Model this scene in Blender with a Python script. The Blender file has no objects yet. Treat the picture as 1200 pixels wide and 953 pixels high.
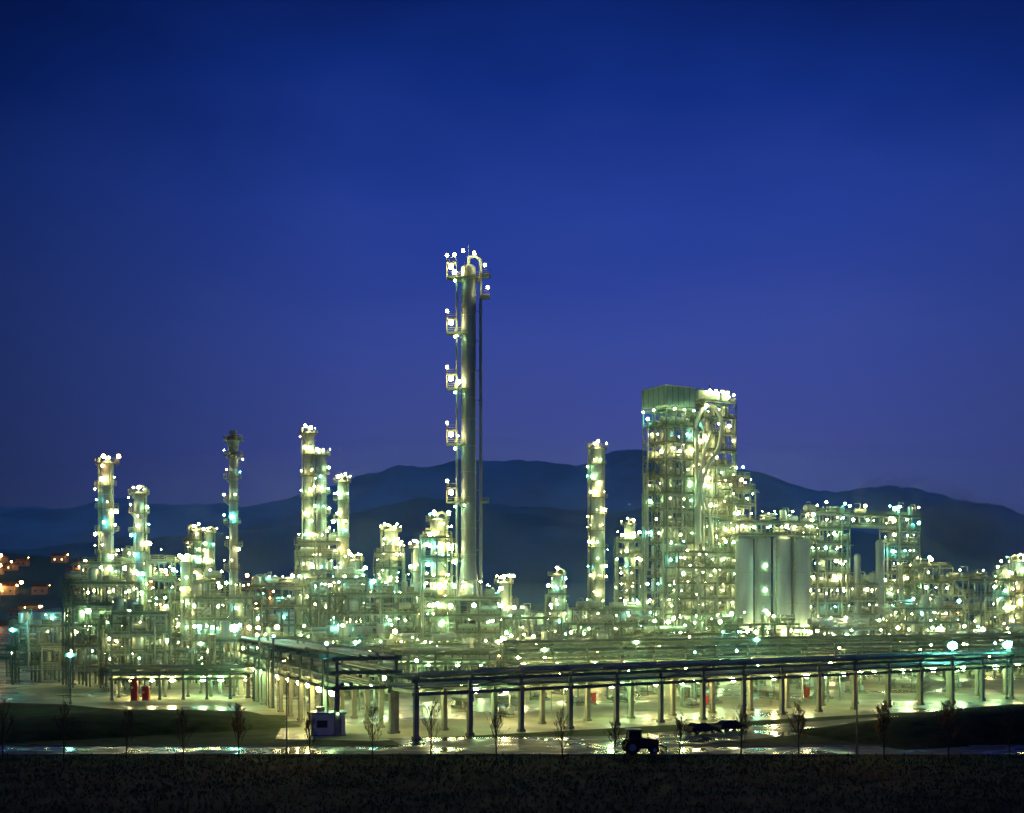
import bpy, math, random
import bmesh as BM
from mathutils import Vector, noise

rng0 = random.Random(11)
GRID = math.radians(31)          # the plant is laid out on a grid turned 31 degrees

def lin(r, g, b, k=1.0):
    o = []
    for c in (r, g, b):
        c = c / 255
        o.append((c / 12.92 if c <= 0.04045 else ((c + .055) / 1.055) ** 2.4) * k)
    return tuple(o) + (1.0,)

# ------------------------------------------------------------------ materials
MATS = {}
def surf(key, col, rough=.6, metal=0.0, var=.35, scale=.6, stretch=(1, 1, 1), bump=0.0, spec=.5, rough2=None):
    m = bpy.data.materials.new(key); m.use_nodes = True
    nt = m.node_tree; n = nt.nodes; l = nt.links
    b = n['Principled BSDF']
    tc = n.new('ShaderNodeTexCoord'); mp = n.new('ShaderNodeMapping')
    mp.inputs['Scale'].default_value = stretch
    l.new(tc.outputs['Object'], mp.inputs['Vector'])
    nz = n.new('ShaderNodeTexNoise'); nz.inputs['Scale'].default_value = scale
    nz.inputs['Detail'].default_value = 6; nz.inputs['Roughness'].default_value = .65
    l.new(mp.outputs[0], nz.inputs['Vector'])
    rp = n.new('ShaderNodeValToRGB')
    rp.color_ramp.elements[0].position = .3; rp.color_ramp.elements[1].position = .7
    rp.color_ramp.elements[0].color = tuple(c * (1 - var) for c in col[:3]) + (1,)
    rp.color_ramp.elements[1].color = tuple(min(1, c * (1 + var * .5)) for c in col[:3]) + (1,)
    l.new(nz.outputs['Fac'], rp.inputs[0]); l.new(rp.outputs[0], b.inputs['Base Color'])
    b.inputs['Roughness'].default_value = rough; b.inputs['Metallic'].default_value = metal
    b.inputs['Specular IOR Level'].default_value = spec
    if rough2 is not None:
        mr = n.new('ShaderNodeMapRange'); mr.inputs['From Min'].default_value = .42; mr.inputs['From Max'].default_value = .56
        mr.inputs['To Min'].default_value = rough2; mr.inputs['To Max'].default_value = rough
        nz2 = n.new('ShaderNodeTexNoise'); nz2.inputs['Scale'].default_value = scale * .6; nz2.inputs['Detail'].default_value = 3
        l.new(mp.outputs[0], nz2.inputs['Vector'])
        l.new(nz2.outputs['Fac'], mr.inputs['Value']); l.new(mr.outputs[0], b.inputs['Roughness'])
    if bump:
        bp = n.new('ShaderNodeBump'); bp.inputs['Strength'].default_value = bump
        l.new(nz.outputs['Fac'], bp.inputs['Height']); l.new(bp.outputs[0], b.inputs['Normal'])
    MATS[key] = m; return m

def glow(key, col, s):
    m = bpy.data.materials.new(key); m.use_nodes = True
    nt = m.node_tree; nt.nodes.clear()
    e = nt.nodes.new('ShaderNodeEmission'); o = nt.nodes.new('ShaderNodeOutputMaterial')
    e.inputs[0].default_value = tuple(col) + (1,); e.inputs[1].default_value = s
    nt.links.new(e.outputs[0], o.inputs[0]); MATS[key] = m

surf('steel', (.16, .21, .19), .5, .1, .45, .8)
surf('rail', (.34, .35, .18), .5, .1, .3, .8)
surf('grating', (.15, .17, .13), .7, .1, .4, 1.2)
surf('clad', (.42, .49, .46), .38, .25, .35, .5, (1, 1, .25))
surf('clad_dark', (.20, .25, .31), .42, .15, .35, .5, (1, 1, .12))
surf('pipe', (.30, .37, .33), .36, .25, .4, .7)
surf('concrete', (.34, .35, .28), .85, 0, .35, .5, bump=.1)
surf('silo_paint', (.31, .39, .43), .5, .1, .25, .3, (1, 1, .15))
surf('panel', (.30, .44, .42), .6, .1, .25, .4)
surf('white_paint', (.75, .76, .72), .55, 0, .15, .6)
surf('red_paint', (.55, .05, .03), .45, 0, .2, .8)
surf('dark_paint', (.03, .035, .04), .35, 0, .2, 1)
surf('rubber', (.02, .02, .02), .8, 0, .3, 2)
surf('glass', (.03, .04, .05), .08, 0, .1, 1)
surf('asphalt', (.08, .085, .085), .65, 0, .4, .25, bump=.15, rough2=.1)
surf('yard', (.40, .40, .27), .8, 0, .6, .07, bump=.1, rough2=.25)
surf('line_paint', (.7, .7, .66), .6, 0, .3, 1)
surf('grass', (.05, .08, .03), .95, 0, .7, .3, bump=.4, spec=.1)
surf('soil', (.07, .055, .035), .95, 0, .8, .16, bump=.4, spec=.1)
surf('bark', (.07, .055, .04), .9, 0, .3, 2)
surf('dry_leaf', (.40, .21, .05), .8, 0, .4, 3)
surf('house_wall', (.45, .38, .30), .8, 0, .2, .4)
surf('roof_tile', (.22, .10, .06), .8, 0, .3, .6)
glow('lamp_w', (1, .84, .32), 130)
glow('lamp_g', (.60, 1, .40), 115)
glow('lamp_c', (.22, 1, .80), 120)
glow('lamp_o', (1, .50, .14), 70)
glow('lamp_sodium', (1, .46, .10), 520)
glow('lamp_far', (1, .55, .18), 8)

# ------------------------------------------------------------------ mesh builder
class MB:
    def __init__(s): s.v = []; s.f = []; s.sm = []
    def quadbox(s, P):
        b = len(s.v); s.v += P
        for q in ((0, 3, 2, 1), (4, 5, 6, 7), (0, 1, 5, 4), (1, 2, 6, 5), (2, 3, 7, 6), (3, 0, 4, 7)):
            s.f.append(tuple(b + i for i in q)); s.sm.append(False)
    def box(s, x, y, z, sx, sy, sz):      # centre x,y ; z = bottom
        a, c = sx / 2, sy / 2
        s.quadbox([(x - a, y - c, z), (x + a, y - c, z), (x + a, y + c, z), (x - a, y + c, z),
                   (x - a, y - c, z + sz), (x + a, y - c, z + sz), (x + a, y + c, z + sz), (x - a, y + c, z + sz)])
    def _fr(s, p0, p1):
        p0 = Vector(p0); p1 = Vector(p1); d = (p1 - p0)
        if d.length < 1e-6: d = Vector((0, 0, 1e-3))
        d.normalize()
        up = Vector((0, 0, 1)) if abs(d.z) < .95 else Vector((0, 1, 0))
        a = d.cross(up).normalized(); b = a.cross(d).normalized()
        return p0, p1, a, b
    def beam(s, p0, p1, w, h=None):
        h = h or w
        p0, p1, a, b = s._fr(p0, p1); a = a * w / 2; b = b * h / 2
        s.quadbox([tuple(q) for q in (p0 - a - b, p0 + a - b, p0 + a + b, p0 - a + b, p1 - a - b, p1 + a - b, p1 + a + b, p1 - a + b)])
    def cyl(s, p0, p1, r, n=12, r2=None, caps=True):
        r2 = r if r2 is None else r2
        p0, p1, a, b = s._fr(p0, p1); base = len(s.v)
        cs = [(math.cos(2 * math.pi * i / n), math.sin(2 * math.pi * i / n)) for i in range(n)]
        for p, rr in ((p0, r), (p1, r2)):
            for c, q in cs: s.v.append(tuple(p + a * (c * rr) + b * (q * rr)))
        for i in range(n):
            j = (i + 1) % n
            s.f.append((base + i, base + j, base + n + j, base + n + i)); s.sm.append(True)
        if caps:
            base = len(s.v)
            for p, rr in ((p0, r), (p1, r2)):
                for c, q in cs: s.v.append(tuple(p + a * (c * rr) + b * (q * rr)))
            s.f.append(tuple(base + i for i in range(n))[::-1]); s.sm.append(False)
            s.f.append(tuple(base + n + i for i in range(n))); s.sm.append(False)
    def path(s, pts, r, n=8):
        for a, b in zip(pts[:-1], pts[1:]):
            d = (Vector(b) - Vector(a)).normalized() * (r * .6)
            s.cyl(Vector(a) - d, Vector(b) + d, r, n)
    def head(s, c, r, h, axis=(0, 0, 1), n=16, k=4):     # dished end
        ax = Vector(axis).normalized(); c = Vector(c)
        _, _, a, b = s._fr(c, c + ax); base = len(s.v)
        for j in range(k + 1):
            t = math.pi / 2 * j / k; rr = r * math.cos(t) + 1e-3; q = c + ax * (h * math.sin(t))
            for i in range(n):
                s.v.append(tuple(q + a * (rr * math.cos(2 * math.pi * i / n)) + b * (rr * math.sin(2 * math.pi * i / n))))
        for j in range(k):
            for i in range(n):
                i2 = (i + 1) % n
                s.f.append((base + j * n + i, base + j * n + i2, base + (j + 1) * n + i2, base + (j + 1) * n + i)); s.sm.append(True)
    def arc_deck(s, z, r0, r1, a0, a1, n, th=.08):
        base = len(s.v)
        for i in range(n + 1):
            t = a0 + (a1 - a0) * i / n; c, q = math.cos(t), math.sin(t)
            s.v += [(c * r0, q * r0, z), (c * r1, q * r1, z), (c * r1, q * r1, z + th), (c * r0, q * r0, z + th)]
        for i in range(n):
            o = base + 4 * i; p = o + 4
            for e in range(4):
                f = (e + 1) % 4
                s.f.append((o + e, o + f, p + f, p + e)); s.sm.append(False)
        s.f.append((base, base + 3, base + 2, base + 1)); s.sm.append(False)
        o = base + 4 * n; s.f.append((o, o + 1, o + 2, o + 3)); s.sm.append(False)
    def arc_rail(s, z, r, a0, a1, n, w=.07, h=1.1):
        pts = [(math.cos(a0 + (a1 - a0) * i / n) * r, math.sin(a0 + (a1 - a0) * i / n) * r) for i in range(n + 1)]
        for i in range(n):
            for hh in (h, h * .55, .12):
                s.beam(pts[i] + (z + hh,), pts[i + 1] + (z + hh,), w)
        for p in pts: s.beam(p + (z,), p + (z + h,), w)
    def rail(s, p0, p1, h=1.1, w=.07, step=1.8):
        p0 = Vector(p0); p1 = Vector(p1)
        for hh in (h, h * .55): s.beam(p0 + Vector((0, 0, hh)), p1 + Vector((0, 0, hh)), w)
        s.beam(p0 + Vector((0, 0, .1)), p1 + Vector((0, 0, .1)), .03, .15)
        k = max(1, int((p1 - p0).length / step))
        for i in range(k + 1):
            q = p0.lerp(p1, i / k); s.beam(q, q + Vector((0, 0, h)), w)
    def ico(s, c, r):
        t = (1 + 5 ** .5) / 2; q = r / (1 + t * t) ** .5; base = len(s.v)
        for v in ((-1, t, 0), (1, t, 0), (-1, -t, 0), (1, -t, 0), (0, -1, t), (0, 1, t), (0, -1, -t), (0, 1, -t), (t, 0, -1), (t, 0, 1), (-t, 0, -1), (-t, 0, 1)):
            s.v.append((c[0] + v[0] * q, c[1] + v[1] * q, c[2] + v[2] * q))
        for f in ((0, 11, 5), (0, 5, 1), (0, 1, 7), (0, 7, 10), (0, 10, 11), (1, 5, 9), (5, 11, 4), (11, 10, 2), (10, 7, 6), (7, 1, 8),
                  (3, 9, 4), (3, 4, 2), (3, 2, 6), (3, 6, 8), (3, 8, 9), (4, 9, 5), (2, 4, 11), (6, 2, 10), (8, 6, 7), (9, 8, 1)):
            s.f.append(tuple(base + i for i in f)); s.sm.append(False)

NL = [0]
class Thing:
    def __init__(s, name, loc=(0, 0, 0), yaw=0.0):
        s.e = bpy.data.objects.new(name, None); s.e.location = loc; s.e.rotation_euler = (0, 0, yaw)
        s.e.empty_display_size = 1; bpy.context.scene.collection.objects.link(s.e)
        s.parts = {}
    def p(s, part, mat):
        k = (part, mat)
        if k not in s.parts: s.parts[k] = MB()
        return s.parts[k]
    def lamp(s, x, y, z, kind=None, r=None, rng=rng0):
        if kind is None:
            q = rng.random(); kind = 'w' if q < .56 else ('g' if q < .80 else ('c' if q < .95 else 'o'))
        r = r or rng.choice((.14, .19, .26, .36, .50))
        s.p('lamps_' + kind, 'lamp_' + kind).ico((x, y, z), r); NL[0] += 1
        s.p('lamp_housings', 'steel').box(x, y, z + r + .02, r * 1.6, r * 1.6, .1)
    def done(s):
        for (part, mat), b in s.parts.items():
            me = bpy.data.meshes.new(part); me.from_pydata(b.v, [], b.f)
            me.polygons.foreach_set('use_smooth', b.sm); me.materials.append(MATS[mat]); me.update()
            o = bpy.data.objects.new(part, me); o.parent = s.e
            bpy.context.scene.collection.objects.link(o)
        return s.e

# ------------------------------------------------------------------ plant generators
def add_column(t, top, r, plats, base=0.0, ox=0, oy=0, lamps=3, span=2.6, face=-1.6, shell='clad', overhead=True, rng=rng0, wide=1.25):
    n = 24 if r > 1.2 else 16
    S = t.p('shell', shell)
    S.cyl((ox, oy, base), (ox, oy, top - r * .5), r, n); S.head((ox, oy, top - r * .5), r, r * .5, n=n)
    S.cyl((ox, oy, base), (ox, oy, base + min(3, top * .1)), r * 1.12, n, r * 1.02)
    z = base + 4
    B = t.p('flanges', 'pipe')
    while z < top - 3:
        B.cyl((ox, oy, z), (ox, oy, z + .18), r + .07, n); z += rng.uniform(4.5, 7.5)
    for i, z in enumerate(plats):
        a0 = face - span / 2 + rng.uniform(-.5, .5); a1 = a0 + span
        if i == len(plats) - 1: a0, a1 = face - 3.1, face + 3.1
        D = MB(); D.arc_deck(z, r + .03, r + wide, a0, a1, 12)
        Rr = MB(); Rr.arc_rail(z + .08, r + wide, a0, a1, 10)
        for src, dst in ((D, t.p('platforms', 'grating')), (Rr, t.p('railings', 'rail'))):
            b = len(dst.v); dst.v += [(v[0] + ox, v[1] + oy, v[2]) for v in src.v]
            dst.f += [tuple(b + q for q in f) for f in src.f]; dst.sm += src.sm
        K = t.p('brackets', 'steel')
        for j in range(4):
            a = a0 + (a1 - a0) * (j + .5) / 4; c, q = math.cos(a), math.sin(a)
            K.beam((ox + c * r, oy + q * r, z - 1.0), (ox + c * (r + wide * .9), oy + q * (r + wide * .9), z - .05), .1)
        for j in range(lamps):
            a = a0 + (a1 - a0) * (j + rng.uniform(.2, .8)) / lamps; rr = r + wide + .05
            t.lamp(ox + math.cos(a) * rr, oy + math.sin(a) * rr, z + rng.choice((2.0, 1.5, -.7)), rng=rng)
    # caged ladder
    La = t.p('ladder', 'rail'); a = face + .9; c, q = math.cos(a), math.sin(a)
    px, py = ox + c * (r + .35), oy + q * (r + .35); tx, ty = -q * .28, c * .28
    La.beam((px - tx, py - ty, base), (px - tx, py - ty, top), .07); La.beam((px + tx, py + ty, base), (px + tx, py + ty, top), .07)
    z = base + .5
    while z < top: La.beam((px - tx, py - ty, z), (px + tx, py + ty, z), .05); z += .6
    z = base + 3
    while z < top - 1:
        h = [(px - tx, py - ty), (px - tx * 1.2 + c * .5, py - ty * 1.2 + q * .5), (px + tx * 1.2 + c * .5, py + ty * 1.2 + q * .5), (px + tx, py + ty)]
        for u, w in zip(h[:-1], h[1:]): La.beam(u + (z,), w + (z,), .05)
        z += 1.6
    if overhead:
        P = t.p('overhead_pipe', 'pipe'); pr = max(.22, r * .2); a = face + rng.choice((-1.5, 1.5)); c, q = math.cos(a), math.sin(a); e = r + pr + .25
        pts = [(ox, oy, top - .2), (ox, oy, top + .9), (ox + c * e * .5, oy + q * e * .5, top + 1.3), (ox + c * e, oy + q * e, top + .7), (ox + c * e, oy + q * e, base + 1)]
        P.path(pts, pr, 10)
        for k in range(2):
            a = face + rng.uniform(-1.4, 1.4); c, q = math.cos(a), math.sin(a); z1 = rng.uniform(.45, .95) * top; e = r + .3
            P.path([(ox + c * r * .9, oy + q * r * .9, z1), (ox + c * e, oy + q * e, z1), (ox + c * e, oy + q * e, base + .5)], .13, 8)

def add_frame(t, ox, oy, w, d, levels, nx, ny, rng, lamp=.6, eq=.6, brace=.25, pipes=8, z0=0.0, deck=.8, stairs=True, drum='clad', lr=None):
    S = t.p('steel_frame', 'steel'); D = t.p('decks', 'grating'); RL = t.p('railings', 'rail'); P = t.p('pipes', 'pipe')
    E = t.p('vessels', drum); lamp *= .56
    xs = [ox - w / 2 + w * i / nx for i in range(nx + 1)]; ys = [oy - d / 2 + d * i / ny for i in range(ny + 1)]
    top = levels[-1]
    for x in xs:
        for y in ys: S.box(x, y, z0, .34, .34, top - z0 - .02)
    prev = z0
    for li, z in enumerate(levels):
        for y in ys: S.beam((xs[0], y, z - .2), (xs[-1], y, z - .2), .24, .38)
        for x in xs: S.beam((x, ys[0], z - .2), (x, ys[-1], z - .2), .22, .34)
        for i in range(nx):
            if rng.random() < brace:
                if rng.random() < .5: S.beam((xs[i], ys[0], prev), (xs[i + 1], ys[0], z - .3), .16)
                else: S.beam((xs[i + 1], ys[0], prev), (xs[i], ys[0], z - .3), .16)
        for i in range(ny):
            if rng.random() < brace: S.beam((xs[0], ys[i], prev), (xs[0], ys[i + 1], z - .3), .16)
            if rng.random() < brace: S.beam((xs[-1], ys[i + 1], prev), (xs[-1], ys[i], z - .3), .16)
        hh = (levels[li + 1] - z) if li + 1 < len(levels) else 4.5
        for i in range(nx):
            for j in range(ny):
                cx = (xs[i] + xs[i + 1]) / 2; cy = (ys[j] + ys[j + 1]) / 2; bw = w / nx; bd = d / ny
                if rng.random() < deck: D.box(cx, cy, z + .004, bw - .26, bd - .26, .06)
                if rng.random() < eq:
                    k = rng.random(); m = min(bw, bd)
                    if k < .3:
                        r = rng.uniform(.16, .32) * m; h = hh * rng.uniform(.45, .75)
                        E.cyl((cx, cy, z + .4), (cx, cy, z + h), r, 14); E.head((cx, cy, z + h), r, r * .5, n=14)
                        for a in range(3): S.beam((cx + r * .8 * math.cos(a * 2.1), cy + r * .8 * math.sin(a * 2.1), z), (cx + r * .8 * math.cos(a * 2.1), cy + r * .8 * math.sin(a * 2.1), z + .6), .12)
                        P.path([(cx, cy, z + h), (cx, cy, z + h + .8), (cx + bw * .4, cy, z + h + .8), (cx + bw * .4, cy, z + .3)], .11, 6)
                    elif k < .62:
                        r = rng.uniform(.14, .24) * min(bd, hh); L = bw * .4
                        zc = z + r + .6
                        E.cyl((cx - L, cy, zc), (cx + L, cy, zc), r, 14); E.head((cx + L, cy, zc), r, r * .5, (1, 0, 0), 14, 3); E.head((cx - L, cy, zc), r, r * .5, (-1, 0, 0), 14, 3)
                        for q in (-.5, .5): S.box(cx + L * q, cy, z + .05, .3, r * 1.4, .7)
                        P.path([(cx, cy, zc + r), (cx, cy, z + hh * .8), (cx, cy + bd * .45, z + hh * .8)], .12, 6)
                    elif k < .8:
                        S.box(cx, cy, z + .07, bw * .45, bd * .4, rng.uniform(.9, 1.9))
                        E.cyl((cx + bw * .1, cy - bd * .1, z + 1), (cx + bw * .1, cy - bd * .1, z + 2.2), .3, 10)
                    else:
                        for q in (-.2, .2):
                            E.cyl((cx - bw * .38, cy + q * bd, z + 1.1), (cx + bw * .38, cy + q * bd, z + 1.1), .32, 10)
                            E.cyl((cx - bw * .38, cy + q * bd, z + 2.0), (cx + bw * .38, cy + q * bd, z + 2.0), .32, 10)
        c4 = [(xs[0], ys[0]), (xs[-1], ys[0]), (xs[-1], ys[-1]), (xs[0], ys[-1])]
        for k in (0, 1, 3):
            a, b = c4[k], c4[(k + 1) % 4]; RL.rail(a + (z + .07,), b + (z + .07,))
        for k in range(rng.randint(1, 3)):
            yy = ys[0] - .3 - .3 * k; zz = z - .6 - .35 * k
            P.cyl((xs[0] - rng.uniform(-.5, 1), yy, zz), (xs[-1] + rng.uniform(-3, 1), yy, zz), rng.uniform(.07, .16), 7)
        def L(x, y):
            zz = z + min(hh * .62, 2.6) + rng.uniform(-.6, .4)
            t.lamp(x, y, zz, rng=rng, r=lr * rng.uniform(.7, 1.2) if lr else None)
        for i in range(nx):
            cx = (xs[i] + xs[i + 1]) / 2
            if rng.random() < lamp: L(cx + rng.uniform(-1.6, 1.6), ys[0] + rng.uniform(-.5, .6))
            if rng.random() < lamp * .6: L(cx, (ys[0] + ys[-1]) / 2 + rng.uniform(-1, 1))
            if rng.random() < lamp * .3: L(cx, ys[-1] + .2)
        for j in range(ny):
            cy = (ys[j] + ys[j + 1]) / 2
            if rng.random() < lamp * .8: L(xs[0] - .1, cy + rng.uniform(-1.4, 1.4))
            if rng.random() < lamp * .6: L(xs[-1] + .1, cy + rng.uniform(-1.4, 1.4))
        if stairs and z - prev > 2:
            x = xs[0] - .7; y0, y1 = ys[0] + .6, ys[0] + min(d - .6, 5.5)
            if li % 2: y0, y1 = y1, y0
            for q in (-.4, .4): S.beam((x + q, y0, prev), (x + q, y1, z), .07, .25)
            RL.beam((x - .4, y0, prev + 1), (x - .4, y1, z + 1), .06)
            for q in range(12):
                f = (q + .5) / 12; D.box(x, y0 + (y1 - y0) * f, prev + (z - prev) * f, .75, .26, .04)
            D.box(x, y1 + (.5 if y1 > y0 else -.5), z - .05, .9, 1.0, .06)
        prev = z
    for k in range(pipes):
        side = rng.random(); r = rng.choice((.09, .12, .16, .22, .3))
        z1 = rng.uniform(z0, top * .4); z2 = rng.uniform(top * .5, top + 1)
        if side < .55: x, y = rng.uniform(xs[0], xs[-1]), ys[0] - .35 - r; dx = (0, 1.2)
        else: x, y = xs[0] - .35 - r if side < .8 else xs[-1] + .35 + r, rng.uniform(ys[0], ys[-1]); dx = (1.2 if side < .8 else -1.2, 0)
        P.path([(x + dx[0], y + dx[1], z1), (x, y, z1), (x, y, z2), (x + dx[0], y + dx[1], z2)], r, 8)

def levels(top, step, z0=0):
    n = max(1, round((top - z0) / step)); return [z0 + (top - z0) * (i + 1) / n for i in range(n)]

def structure(name, x, y, w, d, top, step=4.6, nx=3, ny=2, seed=1, yaw=GRID, **k):
    t = Thing(name, (x, y, 0), yaw); add_frame(t, 0, 0, w, d, levels(top, step), nx, ny, random.Random(seed), **k)
    return t

def plats(lo, hi, n): return [lo + (hi - lo) * i / (n - 1) for i in range(n)]

FACE = -math.pi / 2
# ---------------- tall splitter column
t = Thing('distillation_column', (-10.2, 287, 0), 0)
add_frame(t, 0, 0, 15, 12, [5, 10, 14, 18], 3, 2, random.Random(3), lamp=1.2, eq=.7)
add_column(t, 96.0, 1.75, [27, 40, 53.5, 66.5, 79.5, 92.5], base=18, lamps=1, span=1.7, face=math.pi + .35, shell='clad_dark', overhead=False, wide=1.5)
S = t.p('shell', 'clad_dark')
S.cyl((0, 0, 18), (0, 0, 26), 2.7, 28, 1.75)
S.cyl((2.85, -.3, 18), (2.85, -.3, 93), .38, 12); S.cyl((-2.7, -.6, 18), (-2.7, -.6, 92), .30, 10)
for z in range(22, 92, 7): t.p('brackets', 'steel').beam((1.5, -.2, z), (2.85, -.3, z), .2)
t.p('overhead_pipe', 'clad_dark').path([(0, 0, 96), (0, 0, 97.6), (1.5, -.1, 98.0), (2.85, -.3, 97.0), (2.85, -.3, 93)], .40, 12)
for zc, xx in ((93, 4.1), (88, 3.9), (40, 3.8)):
    D = t.p('platforms', 'grating'); D.box(xx, -.8, zc, 2.0, 3.2, .1)
    for a, b in (((xx - 1, -2.4), (xx + 1, -2.4)), ((xx + 1, -2.4), (xx + 1, .8)), ((xx - 1, .8), (xx + 1, .8))): t.p('railings', 'rail').rail(a + (zc + .1,), b + (zc + .1,))
for z in (27, 40, 53.5, 66.5, 79.5, 92.5):          # cantilevered cages on the left
    K = t.p('platforms', 'grating'); K.box(-3.9, -.8, z, 2.3, 2.8, .12); K.box(-3.9, -.8, z + 3.4, 2.3, 2.8, .1)
    Rr = t.p('railings', 'rail')
    for zz in (z + .1, z + 3.4):
        for a, b in (((-5.05, -2.2), (-2.75, -2.2)), ((-5.05, -2.2), (-5.05, .6))): Rr.rail(a + (zz,), b + (zz,))
    for a in ((-5.05, -2.2), (-2.75, -2.2), (-5.05, .6)): Rr.beam(a + (z,), a + (z + 3.4,), .1)
    t.lamp(-4.0, -2.4, z + 2.3, 'w', .58); t.lamp(-4.9, -2.4, z + 5, 'w', .34); t.lamp(-3.0, -2.8, z - 1.0, 'g', .28)
for x, z in ((-1.2, 98.6), (1.4, 98.0), (3.9, 95.2), (-3.2, 97.6), (4.6, 90)): t.lamp(x, -2.4, z, 'w', .36)
t.p('railings', 'rail').beam((0, 0, 97), (0, 0, 101), .12)
for i in range(8): t.lamp(-7 + 2 * i, -6.4, 20.5 + (i % 2), rng=rng0)
t.done()

def col(name, x, y, top, r, np, seed, lo=None, frame=None, **k):
    rg = random.Random(seed); t = Thing(name, (x, y, 0), 0)
    add_column(t, top, r, plats(lo or top * .35, top - .8, np), rng=rg, face=FACE + rg.uniform(-.4, .4), **k)
    for i in range(2): t.lamp(rg.uniform(-r, r), -r - .6, top + rg.uniform(.2, 1.6), 'w', rg.choice((.3, .45)))
    if frame: add_frame(t, 0, 0, *frame[:2], levels(frame[2], 4.5), 2, 2, rg, lamp=.9, eq=.3)
    t.done()

col('distillation_column', -95, 287, 50, 1.5, 7, 21, frame=(9, 8, 26), shell='clad_dark')
col('distillation_column', -88.2, 289, 43, 1.2, 7, 22, shell='clad_dark')
col('distillation_column', -59.5, 358, 66.5, 1.4, 9, 23, lo=16)
col('distillation_column', -55.6, 356, 60, 1.5, 9, 24, lo=14, frame=(12, 10, 34), shell='clad_dark')
col('distillation_column', -49.3, 355, 52, 1.3, 8, 25, lo=14)
col('distillation_column', -45, 350, 29, 1.5, 4, 26, frame=(8, 8, 22))
col('distillation_column', -35.5, 358, 38, 2.0, 5, 27, lo=20, frame=(7.5, 7.5, 31), lamps=4)
col('distillation_column', -27.5, 357, 33, 1.4, 4, 28)
col('distillation_column', -17.4, 286, 36.5, 1.6, 6, 29, lo=12, lamps=4, frame=(6.5, 6, 32))
col('distillation_column', 13.2, 358, 25, 1.5, 4, 30, frame=(5, 5, 19))
col('distillation_column', 30.2, 430, 71, 2.5, 11, 31, lo=12, lamps=3)
col('distillation_column', 41, 430, 44, 1.6, 7, 32, lo=10, frame=(8, 8, 38))
col('distillation_column', -111, 430, 42, 2.0, 6, 33, lo=12, frame=(6, 7, 38))
col('distillation_column', -107, 431, 41.5, 1.6, 6, 34, lo=12)
col('distillation_column', 148, 358, 29, 1.6, 5, 35, frame=(9, 8, 24))
col('distillation_column', 142, 352, 24, 1.2, 4, 36)
col('distillation_column', -78, 292, 27, 1.1, 4, 37)
col('distillation_column', -2, 300, 22, 1.2, 3, 38)

# ---------------- slender chimney with flared top
t = Thing('chimney_stack', (-65.4, 287, 0), 0)
add_column(t, 52, .95, plats(14, 51, 8), lamps=2, overhead=False, shell='clad_dark', rng=random.Random(5), face=FACE)
t.p('shell', 'clad_dark').cyl((0, 0, 52), (0, 0, 55.5), .95, 18, 1.7); t.p('platforms', 'grating').cyl((0, 0, 54.6), (0, 0, 54.8), 2.3, 20)
Rr = t.p('railings', 'rail'); Rr.arc_rail(54.8, 2.3, 0, 6.28, 12)
t.p('shell', 'clad_dark').cyl((0, 0, 55.5), (0, 0, 57), .8, 14, .9)
t.p('shell', 'clad_dark').cyl((0, 0, 0), (0, 0, 16), 1.9, 20, 1.0)
t.done()

# ---------------- process structures
U = [
 ('process_unit', -84, 250, 13, 10, 21, 4.2, 4, 3, 101, {}),
 ('process_unit', -74, 240, 11, 9, 15, 3.8, 3, 2, 102, {}),
 ('process_unit', -63, 262, 12, 9, 18, 4.4, 3, 2, 103, {}),
 ('process_unit', -54, 250, 14, 8, 9.5, 4.7, 4, 2, 104, {}),
 ('process_unit', -92, 300, 16, 10, 27, 4.5, 4, 2, 105, {}),
 ('process_unit', -78, 300, 12, 10, 22, 4.5, 3, 2, 106, {}),
 ('process_unit', -64, 330, 16, 10, 21, 5, 4, 2, 107, {}),
 ('process_unit', -47, 325, 14, 10, 23, 4.6, 4, 2, 108, {}),
 ('process_unit', -33, 305, 22, 12, 19, 4.7, 5, 3, 109, {}),
 ('process_unit', -38, 270, 22, 9, 9, 4.5, 5, 2, 110, {}),
 ('process_unit', -20, 262, 20, 8, 8, 4.0, 5, 2, 111, {}),
 ('process_unit', 4, 300, 14, 8, 13, 4.4, 3, 2, 112, {}),
 ('process_unit', 10, 270, 26, 8, 7, 3.5, 6, 2, 113, {}),
 ('process_unit', 26, 330, 26, 9, 11, 4.0, 6, 2, 114, {}),
 ('process_unit', 32, 390, 24, 10, 14, 4.6, 5, 2, 115, {}),
 ('process_unit', 40, 300, 24, 8, 9, 4.5, 5, 2, 116, {}),
 ('process_unit', 62, 318, 26, 9, 11, 4.2, 6, 2, 117, {}),
 ('process_unit', 86, 322, 26, 9, 10, 4.2, 6, 2, 118, {}),
 ('process_unit', 112, 335, 22, 9, 15, 4.2, 5, 2, 119, {}),
 ('process_unit', 134, 352, 20, 10, 23, 4.5, 4, 2, 120, {}),
 ('process_unit', 122, 362, 12, 10, 27, 4.5, 3, 2, 121, {}),
 ('process_unit', 158, 372, 20, 12, 26, 4.5, 4, 3, 122, {}),
 ('process_unit', 102, 290, 22, 8, 8, 4.0, 5, 2, 123, {}),
 ('process_unit', 128, 300, 22, 8, 9, 4.2, 5, 2, 124, {}),
 ('process_unit', -128, 420, 26, 12, 18, 4.6, 5, 2, 125, dict(lamp=.35)),
 ('process_unit', -95, 390, 30, 12, 17, 4.6, 6, 2, 126, dict(lamp=.4)),
 ('process_unit', -10, 340, 20, 10, 17, 4.6, 4, 2, 127, {}),
 ('process_unit', -100, 262, 12, 9, 12, 4.0, 3, 2, 128, dict(lamp=.35)),
]
for name, x, y, w, d, top, st, nx, ny, sd, kw in U:
    structure(name, x, y, w, d, top, st, nx, ny, sd, pipes=9, **kw).done()

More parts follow.
